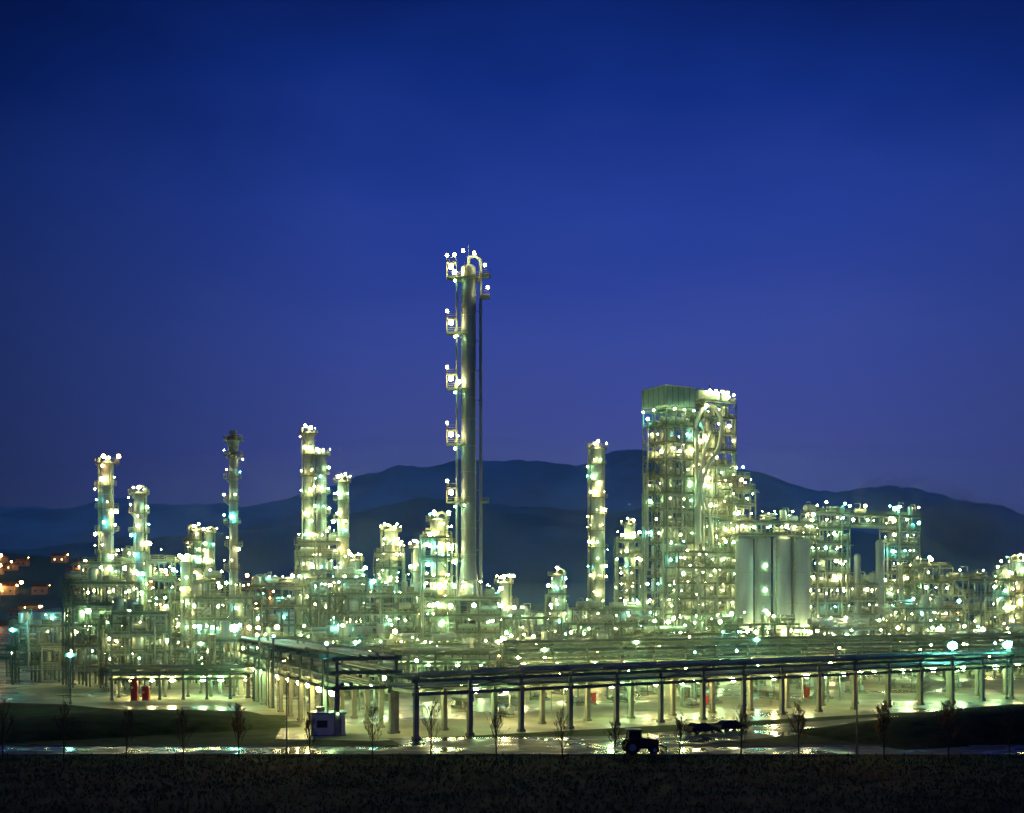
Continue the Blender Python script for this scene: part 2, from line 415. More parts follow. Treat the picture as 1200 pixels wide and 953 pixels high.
# ---------------- cracking unit (tall open tower block)
t = Thing('catalytic_cracking_tower', (53, 362, 0), GRID)
rg = random.Random(44)
add_frame(t, -8.5, 0, 10, 11, levels(72.5, 4.85), 3, 2, rg, lamp=.95, eq=.75, brace=.35, pipes=18)
add_frame(t, 7.0, 1, 12, 12, levels(76, 4.75), 3, 2, rg, lamp=1.1, eq=.8, brace=.3, pipes=22)
add_frame(t, 14.6, -1, 6, 10, levels(54, 4.5), 2, 2, rg, lamp=1.1, eq=.6, pipes=6, stairs=False)
add_frame(t, -2, -8.6, 24, 6, levels(31, 4.6), 5, 1, rg, lamp=1.1, eq=.6, pipes=10, stairs=False)
add_frame(t, 10, -8.8, 9, 6, levels(50, 4.6, 31), 2, 1, rg, lamp=1.2, eq=.6, pipes=4, z0=31, stairs=False)
Pn = t.p('cladding_panels', 'panel'); Pn.box(-8.5, -5.8, 73.0, 10.6, .12, 5.6); Pn.box(-13.9, 0, 73.0, .12, 11.4, 5.6); Pn.box(-8.5, 0, 78.65, 10.9, 11.9, .15); Pn.box(-3.15, 0, 73.0, .12, 11.4, 5.6)
Pn.box(3.5, 0, 76.3, 8, 8, 2.4)
for i in range(6): t.p('panel_ribs', 'steel').box(-13.6 + 2.04 * i, -5.93, 73, .12, .12, 5.6)
for i in range(5): t.p('panel_ribs', 'steel').box(-14.03, -5 + 2.4 * i, 73, .12, .12, 5.6)
V = t.p('reactor_vessel', 'clad')
V.cyl((-1, -1, 8), (-1, -1, 40), 2.4, 28); V.cyl((-1, -1, 40), (-1, -1, 46), 2.4, 28, 1.5); V.cyl((-1, -1, 46), (-1, -1, 68), 1.5, 24); V.head((-1, -1, 68), 1.5, 1.3)
V.cyl((8, 2, 50), (8, 2, 66), 3.0, 28); V.head((8, 2, 66), 3.0, 2.2); V.cyl((8, 2, 44), (8, 2, 50), 1, 28, 3.0)
V.cyl((-8.5, 1, 12), (-8.5, 1, 66), 1.9, 24); V.head((-8.5, 1, 66), 1.9, 1.2); V.cyl((8, 2, 6), (8, 2, 40), 2.6, 28); V.head((8, 2, 40), 2.6, 1.6)
P = t.p('transfer_lines', 'clad')
def curve(pts, k=5):
    o = []
    for i in range(len(pts) - 1):
        p0 = Vector(pts[max(0, i - 1)]); p1 = Vector(pts[i]); p2 = Vector(pts[i + 1]); p3 = Vector(pts[min(len(pts) - 1, i + 2)])
        for j in range(k):
            s = j / k; o.append(.5 * ((2 * p1) + (p2 - p0) * s + (2 * p0 - 5 * p1 + 4 * p2 - p3) * s * s + (3 * p1 - p0 - 3 * p2 + p3) * s ** 3))
    o.append(Vector(pts[-1])); return o
P.path(curve([(-1, -3, 68), (1, -4, 73), (4, -5, 74), (6, -6.4, 70), (5, -6.6, 62), (0, -6.7, 55), (-2.5, -6.8, 47), (-2.5, -6.8, 34)]), .65, 12)
P.path(curve([(2, -6.4, 66), (-1, -6.6, 58), (-1.8, -6.9, 50), (1.5, -6.6, 42), (3, -6.2, 33)]), .45, 12)
P.path([(-2.9, -6.2, 4), (-2.9, -6.2, 66)], .5, 12); P.path([(.2, -5.4, 30), (.2, -5.4, 70)], .35, 10)
for k in range(16): t.lamp(rg.uniform(-3.5, 1.2), -6.5, rg.uniform(10, 74), rng=rg)
for k in range(5): t.lamp(3 + 2.3 * k, -5, 77.8 + rg.uniform(0, 1.5), 'w', .36)
for k in range(3): t.lamp(-12 + 3.5 * k, -7.4, 71.8, 'g', .3); t.p('panel_ribs', 'steel').beam((-12 + 3.5 * k, -5.7, 72.4), (-12 + 3.5 * k, -7.4, 72.4), .1)
t.lamp(-15.4, -2, 71.8, 'g', .3); t.lamp(-15.4, 3, 71.8, 'g', .3)
t.p('steel_frame', 'steel').beam((7, 0, 76), (7, 0, 83), .15)
t.done()

# ---------------- silos
t = Thing('storage_silo_block', (75.5, 352, 0), math.radians(6))
Cn = t.p('support_table', 'concrete'); Cn.box(0, 0, 6.0, 24, 8, .7)
for i in range(7):
    for y in (-3.4, 3.4): Cn.box(-11.2 + 22.4 * i / 6, y, 0, .8, .8, 6.0)
for i, (x, r) in enumerate(((-8.9, 2.55), (-3.4, 2.3), (2.3, 2.55), (7.9, 2.7))):
    S = t.p('silo_shells', 'silo_paint'); S.cyl((x, 0, 6.7), (x, 0, 34.6), r, 32); S.head((x, 0, 34.6), r, 1.0, n=32)
    for z in (7.2, 16, 25, 33.8): t.p('hoops', 'pipe').cyl((x, 0, z), (x, 0, z + .15), r + .05, 32)
add_frame(t, 0, 0, 23, 8, [36, 39.5], 6, 2, random.Random(8), lamp=1.6, eq=.5, z0=34.9, stairs=False, pipes=0)
for i in range(12): t.lamp(-11 + 2 * i, -4.6, 7.9 + (i % 2) * .6, 'w' if i % 3 else 'g', .6)
for z in (14, 20, 27): t.lamp(-3.4, -3.0, z, 'g', .35); t.p('platforms', 'grating').box(-3.4, -3, z - 2, 3, 1.3, .1); t.p('railings', 'rail').rail((-4.9, -3.6, z - 2), (-1.9, -3.6, z - 2))
t.p('pipes', 'pipe').path([(-.4, -2.9, 7), (-.4, -2.9, 35)], .3, 10); t.p('pipes', 'pipe').path([(5.1, -2.7, 7), (5.1, -2.7, 35)], .18, 10)
t.done()

# ---------------- right portal structure
t = Thing('reactor_structure', (103, 362, 0), GRID * .5)
rg = random.Random(77)
add_frame(t, -11.5, 0, 11, 9, levels(42.5, 4.3), 3, 2, rg, lamp=1.25, eq=.6, brace=.3, pipes=10)
add_frame(t, 13.5, 0, 8, 9, levels(42.0, 4.3), 2, 2, rg, lamp=1.0, eq=.6, brace=.3, pipes=8, stairs=False)
add_frame(t, 2, 0, 16, 7, [39.5, 42.2], 4, 1, rg, lamp=1.0, eq=.2, z0=39.2, stairs=False, pipes=0, brace=.8)
add_frame(t, 2, 2, 16, 9, levels(22, 4.4), 4, 2, rg, lamp=.9, eq=.8, pipes=8, stairs=False)
t.p('vessels', 'clad_dark').cyl((5.5, -2, 3), (5.5, -2, 34), 1.3, 20); t.p('vessels', 'clad_dark').head((5.5, -2, 34), 1.3, 1)
t.p('vessels', 'clad_dark').cyl((-1.5, -1, 3), (-1.5, -1, 30), 1.0, 20); t.p('vessels', 'clad_dark').head((-1.5, -1, 30), 1.0, .8)
t.done()

# ---------------- pipe racks
def rack(name, p0, p1, width, bays, decks, seed, leg=.6, np=7, lampstep=1, legmat='concrete', lampr=.26):
    a = Vector(p0); b = Vector(p1); L = (b - a).length; yaw = math.atan2(b.y - a.y, b.x - a.x)
    t = Thing(name, (a.x, a.y, 0), yaw); rg = random.Random(seed); top = decks[-1]
    C = t.p('legs', legmat); S = t.p('beams', 'steel'); P = t.p('pipes', 'pipe'); P2 = t.p('insulated_pipes', 'clad')
    for i in range(bays + 1):
        x = L * i / bays
        for y in (-width / 2, width / 2):
            C.box(x, y, 0, leg, leg, decks[0] + .1); C.box(x, y, 0, leg * 1.5, leg * 1.5, .35)
            S.box(x, y, decks[0] + .1, leg * .6, leg * .6, top - decks[0])
        for z in decks: S.beam((x, -width / 2 - .7, z - .25), (x, width / 2 + .7, z - .25), .35, .45)
        if i < bays and i % 4 == 1:
            S.beam((x, -width / 2, decks[0]), (x + L / bays, -width / 2, top - .3), .16); S.beam((x + L / bays, -width / 2, decks[0]), (x, -width / 2, top - .3), .16)
    for z in decks:
        for y in (-width / 2, width / 2): S.beam((-.6, y, z - .55), (L + .6, y, z - .55), .28, .42)
    for z in decks:
        for k in range(np):
            r = rg.choice((.08, .12, .16, .2, .28)); y = -width / 2 + .5 + (width - 1.0) * k / (np - 1)
            x0, x1 = -1, L + 1
            if rg.random() < .25: x0 = rg.uniform(0, L * .4)
            if rg.random() < .25: x1 = rg.uniform(L * .6, L)
            (P if rg.random() < .6 else P2).cyl((x0, y, z + r), (x1, y, z + r), r, 8)
            if rg.random() < .6:
                xx = rg.uniform(x0, x1); P.path([(xx, y, z + r), (xx, y, z + 1.3), (xx + .1, width / 2 + .9, z + 1.3), (xx + .1, width / 2 + .9, .6)], r * .7, 6)
    t.p('railings', 'rail').rail((0, -width / 2 - .8, top + .05), (L, -width / 2 - .8, top + .05), step=2.5)
    t.p('walkway', 'grating').box(L / 2, -width / 2 - .4, top - .0, L, .8, .05)
    for i in range(0, bays, lampstep):
        x = L * (i + .5) / bays
        t.lamp(x + rg.uniform(-.8, .8), width / 2 - .4, decks[0] - 1.0, rg.choice('wwg'), lampr * rg.uniform(.7, 1.15))
        if rg.random() < .45: t.lamp(x + rg.uniform(-2, 2), width / 2 + .2, decks[-1] + 1.6, rg.choice('wgc'), rg.uniform(.15, .26))
    return t

rack('pipe_rack', (-14, 158), (120, 240), 7, 20, [6.2, 7.9], 61, lampr=.55).done()
rack('pipe_rack', (-19, 160), (-46, 226), 8, 10, [6.4, 8.4, 10.2], 62, lampr=.55).done()
rack('pipe_rack', (-70, 216), (-46, 219), 6, 6, [4.2, 5.4], 63, leg=.4, np=5, legmat='steel', lampr=.55).done()
rack('pipe_rack', (0, 236), (150, 300), 6, 22, [5.5, 7.2, 9.0], 64, leg=.45, lampr=.5).done()
rack('pipe_rack', (-70, 262), (-4, 250), 6, 12, [5.0, 7.0], 65, leg=.4, lampr=.45).done()
rack('pipe_rack', (-190, 300), (-100, 268), 6, 12, [5.0, 7.0], 66, leg=.45, lampstep=3).done()

# pumps and exchangers on the plinths behind the front rack
for k in range(46):
    rg = random.Random(900 + k)
    s = rg.uniform(0, 1) * 128; off = rg.uniform(12, 62)
    x = -14 + s * .853 - off * .522; y = 158 + s * .522 + off * .853
    if x < -42 or (x - -19) * 66 + (y - 160) * 27 < 27 * 12 and x < -12: continue
    t = Thing('pump_skid' if k % 3 else 'heat_exchanger', (x, y, 0), GRID + (math.pi / 2 if k % 2 else 0))
    t.p('plinth', 'concrete').box(0, 0, 0, 4.2, 1.8, .35)
    if k % 3:
        V = t.p('casing', 'clad'); V.cyl((-.2, 0, 1.0), (1.4, 0, 1.0), .42, 14); V.cyl((-1.5, 0, 1.0), (-.6, 0, 1.0), .55, 14); V.cyl((-.6, 0, 1), (-.2, 0, 1), .15, 8)
        t.p('pipes', 'pipe').path([(-1.1, 0, 1.4), (-1.1, 0, 3.4), (-1.1, 2.6, 3.4), (-1.1, 2.6, 0)], .16, 8)
        t.p('baseframe', 'steel').box(0, 0, .35, 3.6, .9, .25)
        if rg.random() < .5: t.p('cabinet', 'red_paint' if rg.random() < .5 else 'white_paint').box(2.6, .9, 0, .8, .7, 1.9)
    else:
        V = t.p('shell', 'clad'); V.cyl((-2.4, 0, 1.6), (2.4, 0, 1.6), .6, 16); V.head((2.4, 0, 1.6), .6, .4, (1, 0, 0)); V.cyl((-2.9, 0, 1.6), (-2.4, 0, 1.6), .75, 16)
        t.p('saddles', 'concrete').box(-1.3, 0, .35, .4, 1, .9); t.p('saddles', 'concrete').box(1.3, 0, .35, .4, 1, .9)
        t.p('pipes', 'pipe').path([(1.6, 0, 2.1), (1.6, 0, 4.2), (1.6, 3, 4.2), (1.6, 3, 0)], .2, 8)
    t.p('lamp_post', 'steel').beam((-2, 1.2, 0), (-2, 1.2, 3.8), .1); t.lamp(-2, 1.2, 4.0, rg.choice('wgg'), rg.uniform(.28, .45))
    t.done()

# ---------------- storage tanks in the distance
for x, y, r, h in ((4, 560, 13, 11), (34, 590, 14, 12), (66, 600, 14, 12), (-150, 520, 15, 12), (-185, 500, 15, 12), (-70, 560, 15, 11), (-108, 580, 15, 11), (176, 420, 8, 15), (170, 360, 6, 16)):
    t = Thing('storage_tank', (x, y, 0), 0)
    S = t.p('shell', 'white_paint'); S.cyl((0, 0, 0), (0, 0, h), r, 48); S.cyl((0, 0, h), (0, 0, h + 1.6), r, 48, .3, caps=False)
    for z in (h * .25, h * .5, h * .75): t.p('wind_girders', 'steel').cyl((0, 0, z), (0, 0, z + .15), r + .1, 48)
    t.p('railings', 'rail').arc_rail(h, r, 0, 6.283, 40)
    St = t.p('stair', 'steel')
    for i in range(24):
        a = -2.4 + i * .06; St.beam((math.cos(a) * (r + .5), math.sin(a) * (r + .5), h * i / 24), (math.cos(a + .06) * (r + .5), math.sin(a + .06) * (r + .5), h * (i + 1) / 24), .8, .15)
    for a in (-2.2, -1.4, -.8): t.lamp(math.cos(a) * (r + 1.5), math.sin(a) * (r + 1.5), h * .8, 'c' if x < -100 else 'g', .4)
    t.done()

# ---------------- floodlight masts and street lamps
def mast(x, y, h, kind, r=.4, name='floodlight_mast', aim=None, power=0, cone=60, col=(.80, 1, .62)):
    t = Thing(name, (x, y, 0), 0)
    P = t.p('pole', 'steel'); P.cyl((0, 0, 0), (0, 0, h), .16, 10, .08); P.cyl((0, 0, 0), (0, 0, .5), .3, 10)
    P.beam((-.8, 0, h), (.8, 0, h), .12)
    for q in (-.6, .6):
        t.p('housing', 'steel').box(q, .12, h + .05, .6, .5, .5)
    t.lamp(0, -.35, h + .3, kind, r); e = t.done()
    if aim:  # added spot to brighten plant structures, no such source seen
        ld = bpy.data.lights.new('added_spot', 'SPOT'); ld.energy = power; ld.spot_size = math.radians(cone); ld.spot_blend = .7; ld.color = col; ld.shadow_soft_size = .4
        lo = bpy.data.objects.new('added_spot', ld); lo.parent = e; lo.location = (0, -.2, h + 1.0)
        lo.rotation_euler = (Vector(aim) - Vector((x, y, h + 1))).to_track_quat('-Z', 'Y').to_euler(); bpy.context.scene.collection.objects.link(lo)
mast(77, 214, 9.2, 'c', .78); mast(87, 215, 9.3, 'c', .72); mast(-102, 250, 11, 'c', .36); mast(-128, 300, 12, 'c', .55)
mast(-58, 228, 9, 'g', .3); mast(-52.6, 232, 11.8, 'c', .8); mast(24, 236, 9, 'g', .35); mast(50, 250, 9, 'c', .4); mast(-30, 235, 9, 'g', .35); mast(6, 225, 8, 'g', .35)
mast(-160, 330, 12, 'c', .6); mast(165, 330, 18, 'c', .6); mast(155, 300, 12, 'c', .6); mast(-118, 262, 9, 'c', .45); mast(-145, 310, 9, 'c', .5)
mast(-74, 205, 8, 'c', .35); mast(190, 520, 16, 'c', .8)  # added masts: one to light the left road, one the steam plume
# made-up masts with spots that brighten the columns, cracking tower and silos
mast(-34, 246, 12, 'g', .3, aim=(-10, 287, 66), power=16000, cone=46, col=(.6, .85, 1))
mast(34, 292, 12, 'g', .3, aim=(52, 360, 48), power=30000, cone=62, col=(.75, 1, .6))
mast(90, 300, 12, 'g', .3, aim=(84, 352, 22), power=9000, cone=80, col=(.6, .95, 1))
mast(-110, 240, 12, 'c', .3, aim=(-88, 287, 26), power=14000, cone=60, col=(.4, 1, .85))
mast(-30, 300, 12, 'g', .3, aim=(-54, 356, 34), power=11000, cone=60, col=(.6, 1, .8))

def street_lamp(x, y, h, yaw, lit):
    t = Thing('street_lamp', (x, y, 0), yaw); P = t.p('pole', 'steel')
    P.cyl((0, 0, 0), (0, 0, .9), .16, 10); P.cyl((0, 0, .9), (0, 0, h - .5), .11, 10, .07)
    P.path([(0, 0, h - .5), (.25, 0, h - .1), (.9, 0, h + .1), (1.5, 0, h + .12)], .05, 8)
    t.p('head', 'steel').box(1.8, 0, h + .05, .8, .3, .14)
    if lit: t.p('bulb', 'lamp_sodium').box(1.8, 0, h + .02, .5, .2, .02)
    t.done()
street_lamp(39.2, 139.0, 9.6, -math.pi / 2, True); street_lamp(-25.6, 139.0, 10.8, -math.pi / 2, True)
street_lamp(-70, 139.0, 9.6, -math.pi / 2, False)

# ---------------- small buildings and cabinets
t = Thing('site_hut', (-24, 160, 0), math.radians(8))
t.p('walls', 'white_paint').box(0, 0, .15, 4.3, 3.2, 2.7); t.p('roof', 'clad_dark').box(0, 0, 2.85, 4.7, 3.6, .18); t.p('base', 'concrete').box(0, 0, 0, 4.6, 3.5, .15)
t.p('door', 'clad_dark').box(1.2, -1.62, .2, .9, .05, 2.0); t.p('window', 'glass').box(-.8, -1.62, 1.1, 1.3, .05, .9); t.p('window_frame', 'clad').box(-.8, -1.605, 1.03, 1.5, .04, 1.04)
t.p('roof_unit', 'clad').box(-1, .3, 3.03, 1.0, .8, .6); t.lamp(1.2, -2.0, 2.9, 'g', .08); t.done()
for x, y, h in ((-65.4, 212, 3.6), (-44.6, 214, 3.8), (-63.6, 212.6, 2.2)):
    t = Thing('fire_equipment_cabinet', (x, y, 0), 0)
    t.p('body', 'red_paint').box(0, 0, .15, 1.1, 1.0, h); t.p('plinth', 'concrete').box(0, 0, 0, 1.3, 1.2, .15)
    t.p('roof', 'red_paint').box(0, 0, h + .15, 1.3, 1.2, .12); t.p('door_seam', 'dark_paint').box(0, -.51, .3, .05, .03, h - .4); t.p('sign', 'white_paint').box(-.3, -.52, h * .6, .3, .02, .3)
    t.done()
t = Thing('control_building', (-31, 243, 0), GRID)
t.p('walls', 'concrete').box(0, 0, 0, 16, 8, 4.5); t.p('roof', 'clad_dark').box(0, 0, 4.5, 16.6, 8.6, .4)
for i in range(6): t.p('windows', 'glass').box(-6.5 + 2.6 * i, -4.02, 1.6, 1.7, .06, 1.4); t.p('frames', 'white_paint').box(-6.5 + 2.6 * i, -4.005, 1.5, 1.9, .04, 1.6)
t.done()

# ---------------- vehicles
def wheel(t, x, y, r, w):
    t.p('tyres', 'rubber').cyl((x, y - w / 2, r), (x, y + w / 2, r), r, 20); t.p('hubs', 'clad').cyl((x, y - w / 2 - .02, r), (x, y + w / 2 + .02, r), r * .5, 14)
def prism(b, prof, y0, y1, inset=0.0):
    n = len(prof); base = len(b.v)
    zmax = max(p[1] for p in prof)
    for y, sgn in ((y0, 1), (y1, -1)):
        for x, z in prof: b.v.append((x, y + sgn * inset * (z / zmax), z))
    for i in range(n): b.f.append((base + i, base + (i + 1) % n, base + n + (i + 1) % n, base + n + i)); b.sm.append(False)
    b.f.append(tuple(base + i for i in range(n))); b.f.append(tuple(base + n + i for i in range(n))[::-1]); b.sm += [False, False]
def car(x, y, yaw, paint):
    t = Thing('parked_car', (x, y, 0), yaw)
    prism(t.p('body', paint), [(-2.2, .3), (2.15, .3), (2.25, .55), (2.15, .78), (1.2, .95), (-1.9, 1.0), (-2.2, .85)], -.86, .86, .06)
    prism(t.p('windows', 'glass'), [(-1.85, .98), (1.15, .95), (.45, 1.36), (-1.35, 1.38)], -.80, .80, .14)
    prism(t.p('roof', paint), [(-1.38, 1.375), (.48, 1.355), (.3, 1.44), (-1.2, 1.45)], -.68, .68, .03)
    t.p('pillars', paint).box(-.1, 0, .96, .08, 1.5, .40)
    for xx in (-1.35, 1.35):
        for yy in (-.8, .8): wheel(t, xx, yy, .32, .2)
    for yy in (-.6, .6): t.p('headlights', 'white_paint').box(2.2, yy, .6, .08, .3, .13); t.p('tail_lights', 'red_paint').box(-2.2, yy, .68, .06, .3, .12)
    t.p('bumpers', 'rubber').box(2.22, 0, .34, .1, 1.6, .18); t.p('bumpers', 'rubber').box(-2.2, 0, .34, .1, 1.6, .18); t.done()
car(25, 161.5, GRID, 'dark_paint'); car(29.5, 165, GRID, 'dark_paint')
t = Thing('tractor', (14.5, 140.5, 0), math.radians(6))
B = t.p('bonnet', 'dark_paint'); prism(B, [(.2, .9), (2.3, .9), (2.35, 1.5), (2.1, 1.7), (.2, 1.85)], -.42, .42, .05)
t.p('chassis', 'rubber').box(.2, 0, .6, 4.0, .6, .4)
C = t.p('cab_frame', 'dark_paint')
for xx in (-1.3, .2):
    for yy in (-.7, .7): C.beam((xx, yy, 1.1), (xx * .9, yy * .9, 2.7), .1)
C.box(-.55, 0, 2.7, 1.8, 1.6, .14); C.box(-.55, 0, 1.0, 1.6, 1.5, .35); t.p('cab_glass', 'glass').box(-.55, 0, 1.35, 1.35, 1.25, 1.33)
for yy in (-.95, .95): wheel(t, -.9, yy, .85, .45); wheel(t, 1.75, yy * .85, .5, .32)
for yy in (-.95, .95): t.p('mudguards', 'dark_paint').box(-.9, yy, 1.74, 1.3, .5, .08)
t.p('exhaust', 'steel').cyl((1.2, .25, 1.7), (1.2, .25, 2.8), .06, 8)
for yy in (-.5, .5): t.p('loader_arms', 'dark_paint').beam((.4, yy, 1.5), (3.0, yy, .8), .12)
prism(t.p('bucket', 'dark_paint'), [(3.0, .2), (3.7, .15), (3.1, .35), (3.1, .95), (2.95, .95)], -1.0, 1.0)
t.done()

# ---------------- saplings
def tree(x, y, h, seed, leaves=0):
    rg = random.Random(seed); t = Thing('bare_tree', (x, y, 0), 0)
    B = t.p('trunk_and_branches', 'bark'); L = t.p('dry_leaves', 'dry_leaf') if leaves else None
    def grow(p, d, ln, r, k):
        q = p + d * ln; B.cyl(p, q, r, 5 if k else 7, r * .62, caps=False)
        if L and k >= 1:
            for _ in range(leaves):
                c = p.lerp(q, rg.random()) + Vector([rg.uniform(-.16, .16) for _ in range(3)]); s = rg.uniform(.025, .06)
                a = Vector([rg.uniform(-1, 1) for _ in range(3)]).normalized() * s; e = a.cross(Vector([rg.uniform(-1, 1) for _ in range(3)])).normalized() * s
                b = len(L.v); L.v += [tuple(c - a), tuple(c + e), tuple(c + a), tuple(c - e)]; L.f.append((b, b + 1, b + 2, b + 3)); L.sm.append(False)
        if k >= 4: return
        for i in range(rg.randint(2, 4) if k else 12):
            s = rg.uniform(.3, 1.0) if k else .22 + .78 * i / 11.5
            o = p.lerp(q, s); a = rg.uniform(0, 6.28) if k else i * 2.4 + rg.uniform(-.3, .3); tilt = rg.uniform(.3, .6)
            ax = Vector((math.cos(a), math.sin(a), 0)); nd = (d * math.cos(tilt) + ax * math.sin(tilt) + Vector((0, 0, .3))).normalized()
            grow(o, nd, ln * (rg.uniform(.45, .65) if k else (.42 - .2 * i / 11) * rg.uniform(.8, 1.2)), max(.012, r * (.5 if k else .36)), k + 1)
    grow(Vector((0, 0, -.05)), Vector((rg.uniform(-.05, .05), rg.uniform(-.05, .05), 1)).normalized(), h * .82, .085, 0)
    t.done()
for i, (x, h, lv) in enumerate(((-56, 6.5, 0), (-49.5, 6.2, 0), (-42.8, 5.5, 0), (-36.2, 5.6, 0), (-30.2, 6.0, 4), (-22.2, 5.0, 1), (-15.4, 5.6, 0), (-9, 6.6, 0), (-1.7, 5.8, 0),
                               (5.6, 5.4, 0), (11.3, 4.5, 0), (18.5, 5.2, 0), (25.4, 5.8, 0), (31.6, 6.0, 3), (41.2, 6.2, 5), (48, 6.6, 4), (55, 5.8, 0))):
    tree(x, 134.5 + (i * 37 % 5) * .3, h, 300 + i, lv)

# ---------------- fence
t = Thing('wire_fence', (0, 131, 0), 0)
for i in range(-32, 33): t.p('posts', 'bark').box(i * 3.0, 0, 0, .09, .09, 1.3)
for z in (.3, .7, 1.15): t.p('wires', 'bark').beam((-96, 0.07, z), (96, .07, z), .015)
t.done()

# ---------------- ground, roads
def sheet(name, pts, z, mat):
    me = bpy.data.meshes.new(name); me.from_pydata([(x, y, z) for x, y in pts], [], [tuple(range(len(pts)))]); me.materials.append(MATS[mat]); me.update()
    o = bpy.data.objects.new(name, me); bpy.context.scene.collection.objects.link(o); return o
sheet('ground', [(-7000, -300), (7000, -300), (7000, 7000), (-7000, 7000)], 0, 'soil')
sheet('grass_verge', [(-400, 130), (400, 130), (400, 200), (-400, 200)], .004, 'grass')
sheet('plant_yard', [(-17, 153), (60, 190), (420, 330), (420, 760), (-420, 760), (-420, 300), (-75, 205), (-58, 192), (-34, 186), (-30, 155)], .008, 'yard')
sheet('road', [(-400, 139.5), (400, 139.5), (400, 147.5), (-400, 147.5)], .012, 'asphalt')
sheet('access_road', [(-13, 147.5), (20, 147.5), (60, 176), (160, 226), (158, 232), (56, 184), (12, 158), (-16, 156)], .012, 'asphalt')
t = Thing('road_markings')
for i in range(-40, 41): t.p('dashes', 'line_paint').box(i * 6.0, 143.5, .016, 3, .14, .004)
t.done()
t = Thing('kerb')
t.p('kerb_stones', 'concrete').box(0, 139.4, 0, 800, .18, .13); t.p('kerb_stones', 'concrete').box(-206, 147.6, 0, 384, .18, .13); t.p('kerb_stones', 'concrete').box(211, 147.6, 0, 378, .18, .13); t.done()

def mound(name, cx, cy, lx, ly, h, yaw, seed):
    rg = random.Random(seed); N = 28; v = []; f = []
    for j in range(N + 1):
        for i in range(N + 1):
            a = i / N * 2 - 1; b = j / N * 2 - 1; e = max(0, 1 - a * a) * max(0, 1 - b * b)
            z = h * e ** .8 + (rg.uniform(-.06, .06) if e > .05 else 0) + .0 - .02
            X, Y = a * lx, b * ly
            v.append((cx + X * math.cos(yaw) - Y * math.sin(yaw), cy + X * math.sin(yaw) + Y * math.cos(yaw), z))
    for j in range(N):
        for i in range(N): k = j * (N + 1) + i; f.append((k, k + 1, k + N + 2, k + N + 1))
    me = bpy.data.meshes.new(name); me.from_pydata(v, [], f); me.materials.append(MATS['grass']); me.update()
    me.polygons.foreach_set('use_smooth', [True] * len(f))
    o = bpy.data.objects.new(name, me); bpy.context.scene.collection.objects.link(o)
mound('grass_mound', -56, 170, 24, 14, 2.0, .5, 1); mound('grass_mound', 72, 168, 34, 12, 3.2, .42, 2); mound('grass_mound', -90, 160, 24, 8, 2.4, .1, 3)

# scrub and tussocks on the field in front
t = Thing('field_tussocks'); G = t.p('blades', 'grass'); G2 = t.p('dry_blades', 'dry_leaf'); rg = random.Random(4)
for _ in range(14000):
    x = rg.uniform(-62, 62); y = rg.uniform(98, 138.5)
    h = rg.uniform(.1, .35) * (1.8 if rg.random() < .06 else 1)
    g = G2 if noise.noise(Vector((x / 14, y / 5, 1))) > .12 and rg.random() < .6 else G
    for _k in range(2):
        a = rg.uniform(0, 3.14); c, s = math.cos(a) * .07, math.sin(a) * .07; b = len(g.v)
        g.v += [(x - c, y - s, 0), (x + c, y + s, 0), (x + rg.uniform(-.15, .15), y + rg.uniform(-.15, .15), h)]; g.f.append((b, b + 1, b + 2)); g.sm.append(False)
t.done()

# ---------------- hills
def interp(P, x):
    if x <= P[0][0]: return P[0][1]
    for (a, b), (c, d) in zip(P[:-1], P[1:]):
        if x <= c:
            s = (x - a) / (c - a); s = s * s * (3 - 2 * s) * .6 + s * .4; return b + (d - b) * s
    return P[-1][1]
def hills(name, prof, yc, wy, haze, base, x0, x1, sx, sy, namp, tree_scale):  # haze: distant air light painted in as emission on the slopes
    m = bpy.data.materials.new(name + '_slope_haze_glow'); m.use_nodes = True; nt = m.node_tree; b = nt.nodes['Principled BSDF']
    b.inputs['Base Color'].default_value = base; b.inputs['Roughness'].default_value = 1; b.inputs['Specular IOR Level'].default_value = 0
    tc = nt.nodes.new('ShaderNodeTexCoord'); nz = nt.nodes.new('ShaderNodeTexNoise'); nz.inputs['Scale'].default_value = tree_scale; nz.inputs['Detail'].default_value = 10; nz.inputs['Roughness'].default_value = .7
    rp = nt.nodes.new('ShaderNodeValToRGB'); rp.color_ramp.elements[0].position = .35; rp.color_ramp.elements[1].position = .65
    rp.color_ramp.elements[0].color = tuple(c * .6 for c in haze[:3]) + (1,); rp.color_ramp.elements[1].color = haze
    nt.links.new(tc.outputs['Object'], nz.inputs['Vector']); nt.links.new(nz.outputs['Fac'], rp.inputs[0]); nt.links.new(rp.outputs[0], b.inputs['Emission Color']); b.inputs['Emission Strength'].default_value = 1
    NX = int((x1 - x0) / sx); NY = int(2 * wy / sy); v = []; f = []
    for j in range(NY + 1):
        y = yc - wy + j * sy
        for i in range(NX + 1):
            x = x0 + i * sx; e = math.cos((y - yc) / wy * math.pi / 2) ** 1.3 if abs(y - yc) < wy else 0
            z = interp(prof, x) * e + namp * e * noise.noise(Vector((x / 220, y / 220, 3))) + namp * .4 * e * noise.noise(Vector((x / 60, y / 60, 9)))
            v.append((x, y, z - 1))
    for j in range(NY):
        for i in range(NX): k = j * (NX + 1) + i; f.append((k, k + 1, k + NX + 2, k + NX + 1))
    me = bpy.data.meshes.new(name); me.from_pydata(v, [], f); me.materials.append(m); me.polygons.foreach_set('use_smooth', [True] * len(f)); me.update()
    o = bpy.data.objects.new(name, me); bpy.context.scene.collection.objects.link(o)
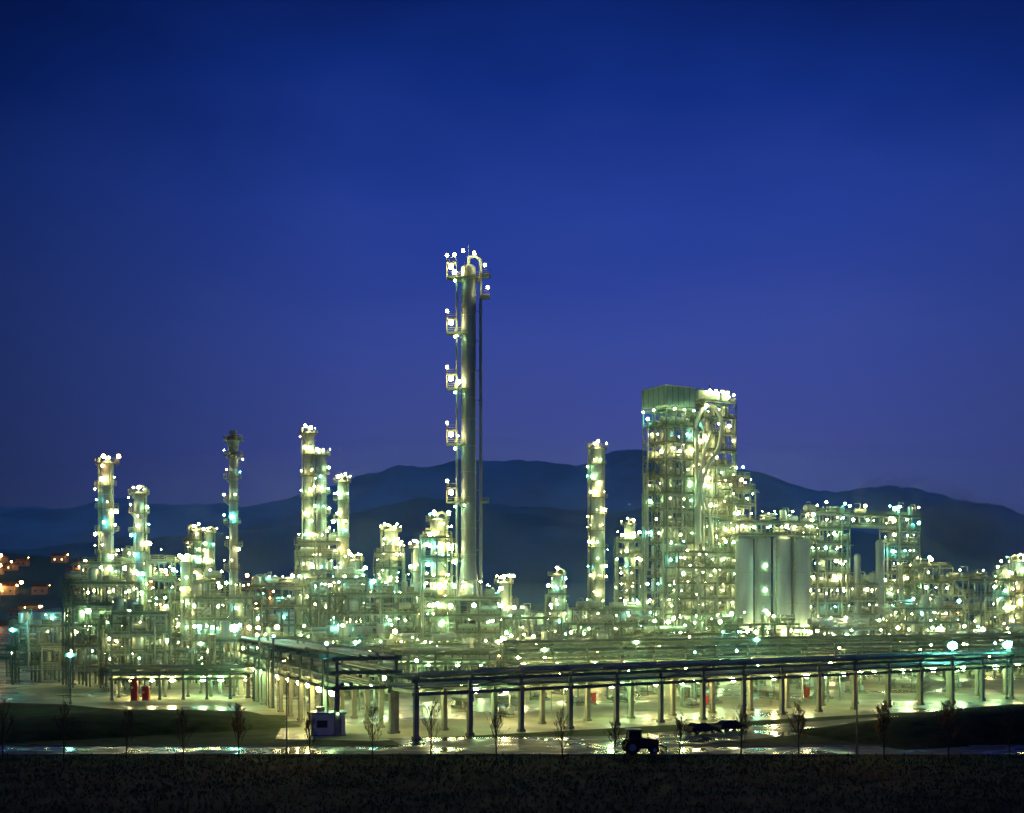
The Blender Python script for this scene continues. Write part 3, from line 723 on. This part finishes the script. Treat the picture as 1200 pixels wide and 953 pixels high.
FAR = [(-3500, 230), (-1591, 270), (-1326, 294), (-1061, 305), (-796, 299), (-663, 312), (-530, 352), (-424, 398), (-318, 424), (-186, 424), (0, 432), (212, 424), (371, 462), (424, 458), (530, 421), (716, 398), (796, 378), (928, 348), (1167, 345), (1326, 308), (1591, 236), (3500, 190)]
NEAR = [(-2500, 80), (-921, 100), (-614, 120), (-414, 148), (-276, 176), (-153, 190), (0, 178), (153, 165), (307, 180), (460, 158), (614, 130), (921, 88), (2500, 60)]
LOW = [(-900, 64), (-520, 62), (-400, 55), (-300, 28), (-150, 12), (300, 8), (900, 20)]
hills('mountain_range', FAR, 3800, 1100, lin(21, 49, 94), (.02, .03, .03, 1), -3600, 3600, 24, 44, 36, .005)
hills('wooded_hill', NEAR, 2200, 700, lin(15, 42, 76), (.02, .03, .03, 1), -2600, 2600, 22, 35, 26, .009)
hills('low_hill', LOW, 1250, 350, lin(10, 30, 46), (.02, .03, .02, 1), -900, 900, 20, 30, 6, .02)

# ---------------- distant town on the low hill
rg = random.Random(12)
for k in range(64):
    x = rg.uniform(-490, -290) if k < 50 else rg.uniform(-300, -180); y = rg.uniform(920, 1190)
    e = math.cos((y - 1250) / 350 * math.pi / 2) ** 1.3; z = interp(LOW, x) * e - 1
    t = Thing('hillside_house', (x, y, z - 1), rg.uniform(-.5, .5)); w = rg.uniform(8, 16); h = rg.uniform(4, 8)
    t.p('walls', 'house_wall').box(0, 0, 0, w, 9, h)
    R = t.p('roof', 'roof_tile'); b = len(R.v); a = w / 2 + .5
    R.v += [(-a, -5, h), (a, -5, h), (a, 5, h), (-a, 5, h), (-a, 0, h + 2.5), (a, 0, h + 2.5)]; R.f += [(b, b + 1, b + 5, b + 4), (b + 2, b + 3, b + 4, b + 5), (b, b + 4, b + 3), (b + 1, b + 2, b + 5)]; R.sm += [False] * 4
    for q in (-.25, .25): t.p('windows', 'lamp_far' if rg.random() < .3 else 'glass').box(w * q, -4.53, h * .4, 1.3, .06, 1.4)
    t.p('lamp_pole', 'steel').beam((w / 2 + 3, -6, 0), (w / 2 + 3, -6, 8), .2); t.p('yard_lamp', 'lamp_o').ico((w / 2 + 3, -6, 8), rg.choice((.3, .45, .6, .9, 1.5)))
    t.done()

# ---------------- night haze hanging over the plant, and a drifting steam plume (real scattering volumes)
def vol(name, loc, rad, dens, col, aniso, wisps=False, tilt=0.0):
    m = bpy.data.materials.new(name); m.use_nodes = True; nt = m.node_tree; nt.nodes.clear()
    v = nt.nodes.new('ShaderNodeVolumeScatter'); o = nt.nodes.new('ShaderNodeOutputMaterial')
    v.inputs['Color'].default_value = tuple(col) + (1,); v.inputs['Density'].default_value = dens; v.inputs['Anisotropy'].default_value = aniso
    if wisps:
        tc = nt.nodes.new('ShaderNodeTexCoord'); nz = nt.nodes.new('ShaderNodeTexNoise'); nz.inputs['Scale'].default_value = .05; nz.inputs['Detail'].default_value = 3
        nt.links.new(tc.outputs['Object'], nz.inputs['Vector'])
        ln = nt.nodes.new('ShaderNodeVectorMath'); ln.operation = 'DIVIDE'; ln.inputs[1].default_value = rad; nt.links.new(tc.outputs['Object'], ln.inputs[0])
        le = nt.nodes.new('ShaderNodeVectorMath'); le.operation = 'LENGTH'; nt.links.new(ln.outputs[0], le.inputs[0])
        mr = nt.nodes.new('ShaderNodeMapRange'); mr.inputs['From Min'].default_value = 1; mr.inputs['From Max'].default_value = 0; mr.inputs['To Min'].default_value = -.5; mr.inputs['To Max'].default_value = .3
        nt.links.new(le.outputs['Value'], mr.inputs['Value'])
        ad = nt.nodes.new('ShaderNodeMath'); ad.operation = 'ADD'; nt.links.new(nz.outputs['Fac'], ad.inputs[0]); nt.links.new(mr.outputs[0], ad.inputs[1])
        mu = nt.nodes.new('ShaderNodeMath'); mu.operation = 'MULTIPLY'; mu.inputs[1].default_value = dens; mu.use_clamp = False
        mx0 = nt.nodes.new('ShaderNodeMath'); mx0.operation = 'MAXIMUM'; mx0.inputs[1].default_value = 0
        nt.links.new(ad.outputs[0], mx0.inputs[0]); nt.links.new(mx0.outputs[0], mu.inputs[0]); nt.links.new(mu.outputs[0], v.inputs['Density'])
    nt.links.new(v.outputs[0], o.inputs['Volume']); MATS[name] = m
    b = MB(); b.head((0, 0, 0), 1, 1, (0, 0, 1), 48, 12); b.head((0, 0, 0), 1, 1, (0, 0, -1), 48, 12)
    me = bpy.data.meshes.new(name); me.from_pydata([(p[0] * rad[0], p[1] * rad[1], p[2] * rad[2]) for p in b.v], [], b.f)
    me.materials.append(m); me.update()
    q = BM.new(); q.from_mesh(me); BM.ops.remove_doubles(q, verts=q.verts, dist=.05); BM.ops.recalc_face_normals(q, faces=q.faces); q.to_mesh(me); q.free()
    ob = bpy.data.objects.new(name, me); ob.location = loc; ob.rotation_euler = (0, tilt, 0); bpy.context.scene.collection.objects.link(ob)
vol('haze', (10, 352, -6), (285, 160, 66), .00022, (.75, 1, .95), .8)
vol('haze', (15, 340, -6), (255, 140, 28), .00055, (.75, 1, .95), .75)
vol('steam_plume', (208, 560, 46), (56, 26, 22), .07, (.85, 1, 1), .2, wisps=True, tilt=.35)

# ---------------- sky
w = bpy.data.worlds.new('World'); bpy.context.scene.world = w; w.use_nodes = True
nt = w.node_tree; n = nt.nodes; l = nt.links; bg = n['Background']
tc = n.new('ShaderNodeTexCoord'); sp = n.new('ShaderNodeSeparateXYZ'); l.new(tc.outputs['Generated'], sp.inputs[0])
rp = n.new('ShaderNodeValToRGB'); cr = rp.color_ramp
stops = [(0.0, (54, 74, 122)), (.07, (62, 75, 132)), (.13, (62, 73, 143)), (.2, (55, 71, 152)), (.3, (38, 61, 150)), (.38, (19, 45, 128)), (.45, (7, 28, 92)), (1, (3, 12, 48))]
while len(cr.elements) < len(stops): cr.elements.new(.5)
for e, (p, c) in zip(cr.elements, stops): e.position = p; e.color = lin(*c)
nz = n.new('ShaderNodeTexNoise'); nz.inputs['Scale'].default_value = 2.6; nz.inputs['Detail'].default_value = 4
mp = n.new('ShaderNodeMapping'); mp.inputs['Scale'].default_value = (1, 1, 2.5); l.new(tc.outputs['Generated'], mp.inputs[0]); l.new(mp.outputs[0], nz.inputs['Vector'])
ma = n.new('ShaderNodeMath'); ma.operation = 'MULTIPLY_ADD'; ma.inputs[1].default_value = .16; l.new(nz.outputs['Fac'], ma.inputs[0])
ad = n.new('ShaderNodeMath'); ad.operation = 'SUBTRACT'; ad.inputs[1].default_value = .08; l.new(sp.outputs['Z'], ad.inputs[0]); l.new(ad.outputs[0], ma.inputs[2])
l.new(ma.outputs[0], rp.inputs[0])
r2 = n.new('ShaderNodeValToRGB'); c2 = r2.color_ramp          # afterglow azimuth: brighter ahead-right, darker to the left
st = [(.0, .3), (.30, .38), (.36, .60), (.44, .92), (.55, 1.03), (.62, 1.0), (.70, .78), (1, .45)]
while len(c2.elements) < len(st): c2.elements.new(.5)
for e, (p, c) in zip(c2.elements, st): e.position = p; e.color = (c * c ** .3, c * 1.03, c, 1)
m1 = n.new('ShaderNodeMath'); m1.operation = 'MULTIPLY_ADD'; m1.inputs[1].default_value = .5; m1.inputs[2].default_value = .5; l.new(sp.outputs['X'], m1.inputs[0]); l.new(m1.outputs[0], r2.inputs[0])
mx = n.new('ShaderNodeMix'); mx.data_type = 'RGBA'; mx.blend_type = 'MULTIPLY'; mx.inputs[0].default_value = 1
l.new(rp.outputs[0], mx.inputs[6]); l.new(r2.outputs[0], mx.inputs[7]); l.new(mx.outputs[2], bg.inputs[0]); bg.inputs[1].default_value = 1.0

# ---------------- camera
cam = bpy.data.cameras.new('Camera'); co = bpy.data.objects.new('Camera', cam); bpy.context.scene.collection.objects.link(co)
co.location = (0, 0, 18); co.rotation_euler = (math.pi / 2, 0, 0); cam.sensor_width = 36; cam.lens = 43.0; cam.shift_y = .186; cam.clip_end = 12000; cam.clip_start = .5
bpy.context.scene.camera = co
vs = bpy.context.scene.view_settings; vs.view_transform = 'Standard'; vs.look = 'None'; vs.exposure = 0; vs.gamma = 1
print('LAMPS', NL[0], 'POLYS', sum(len(m.polygons) for m in bpy.data.meshes))
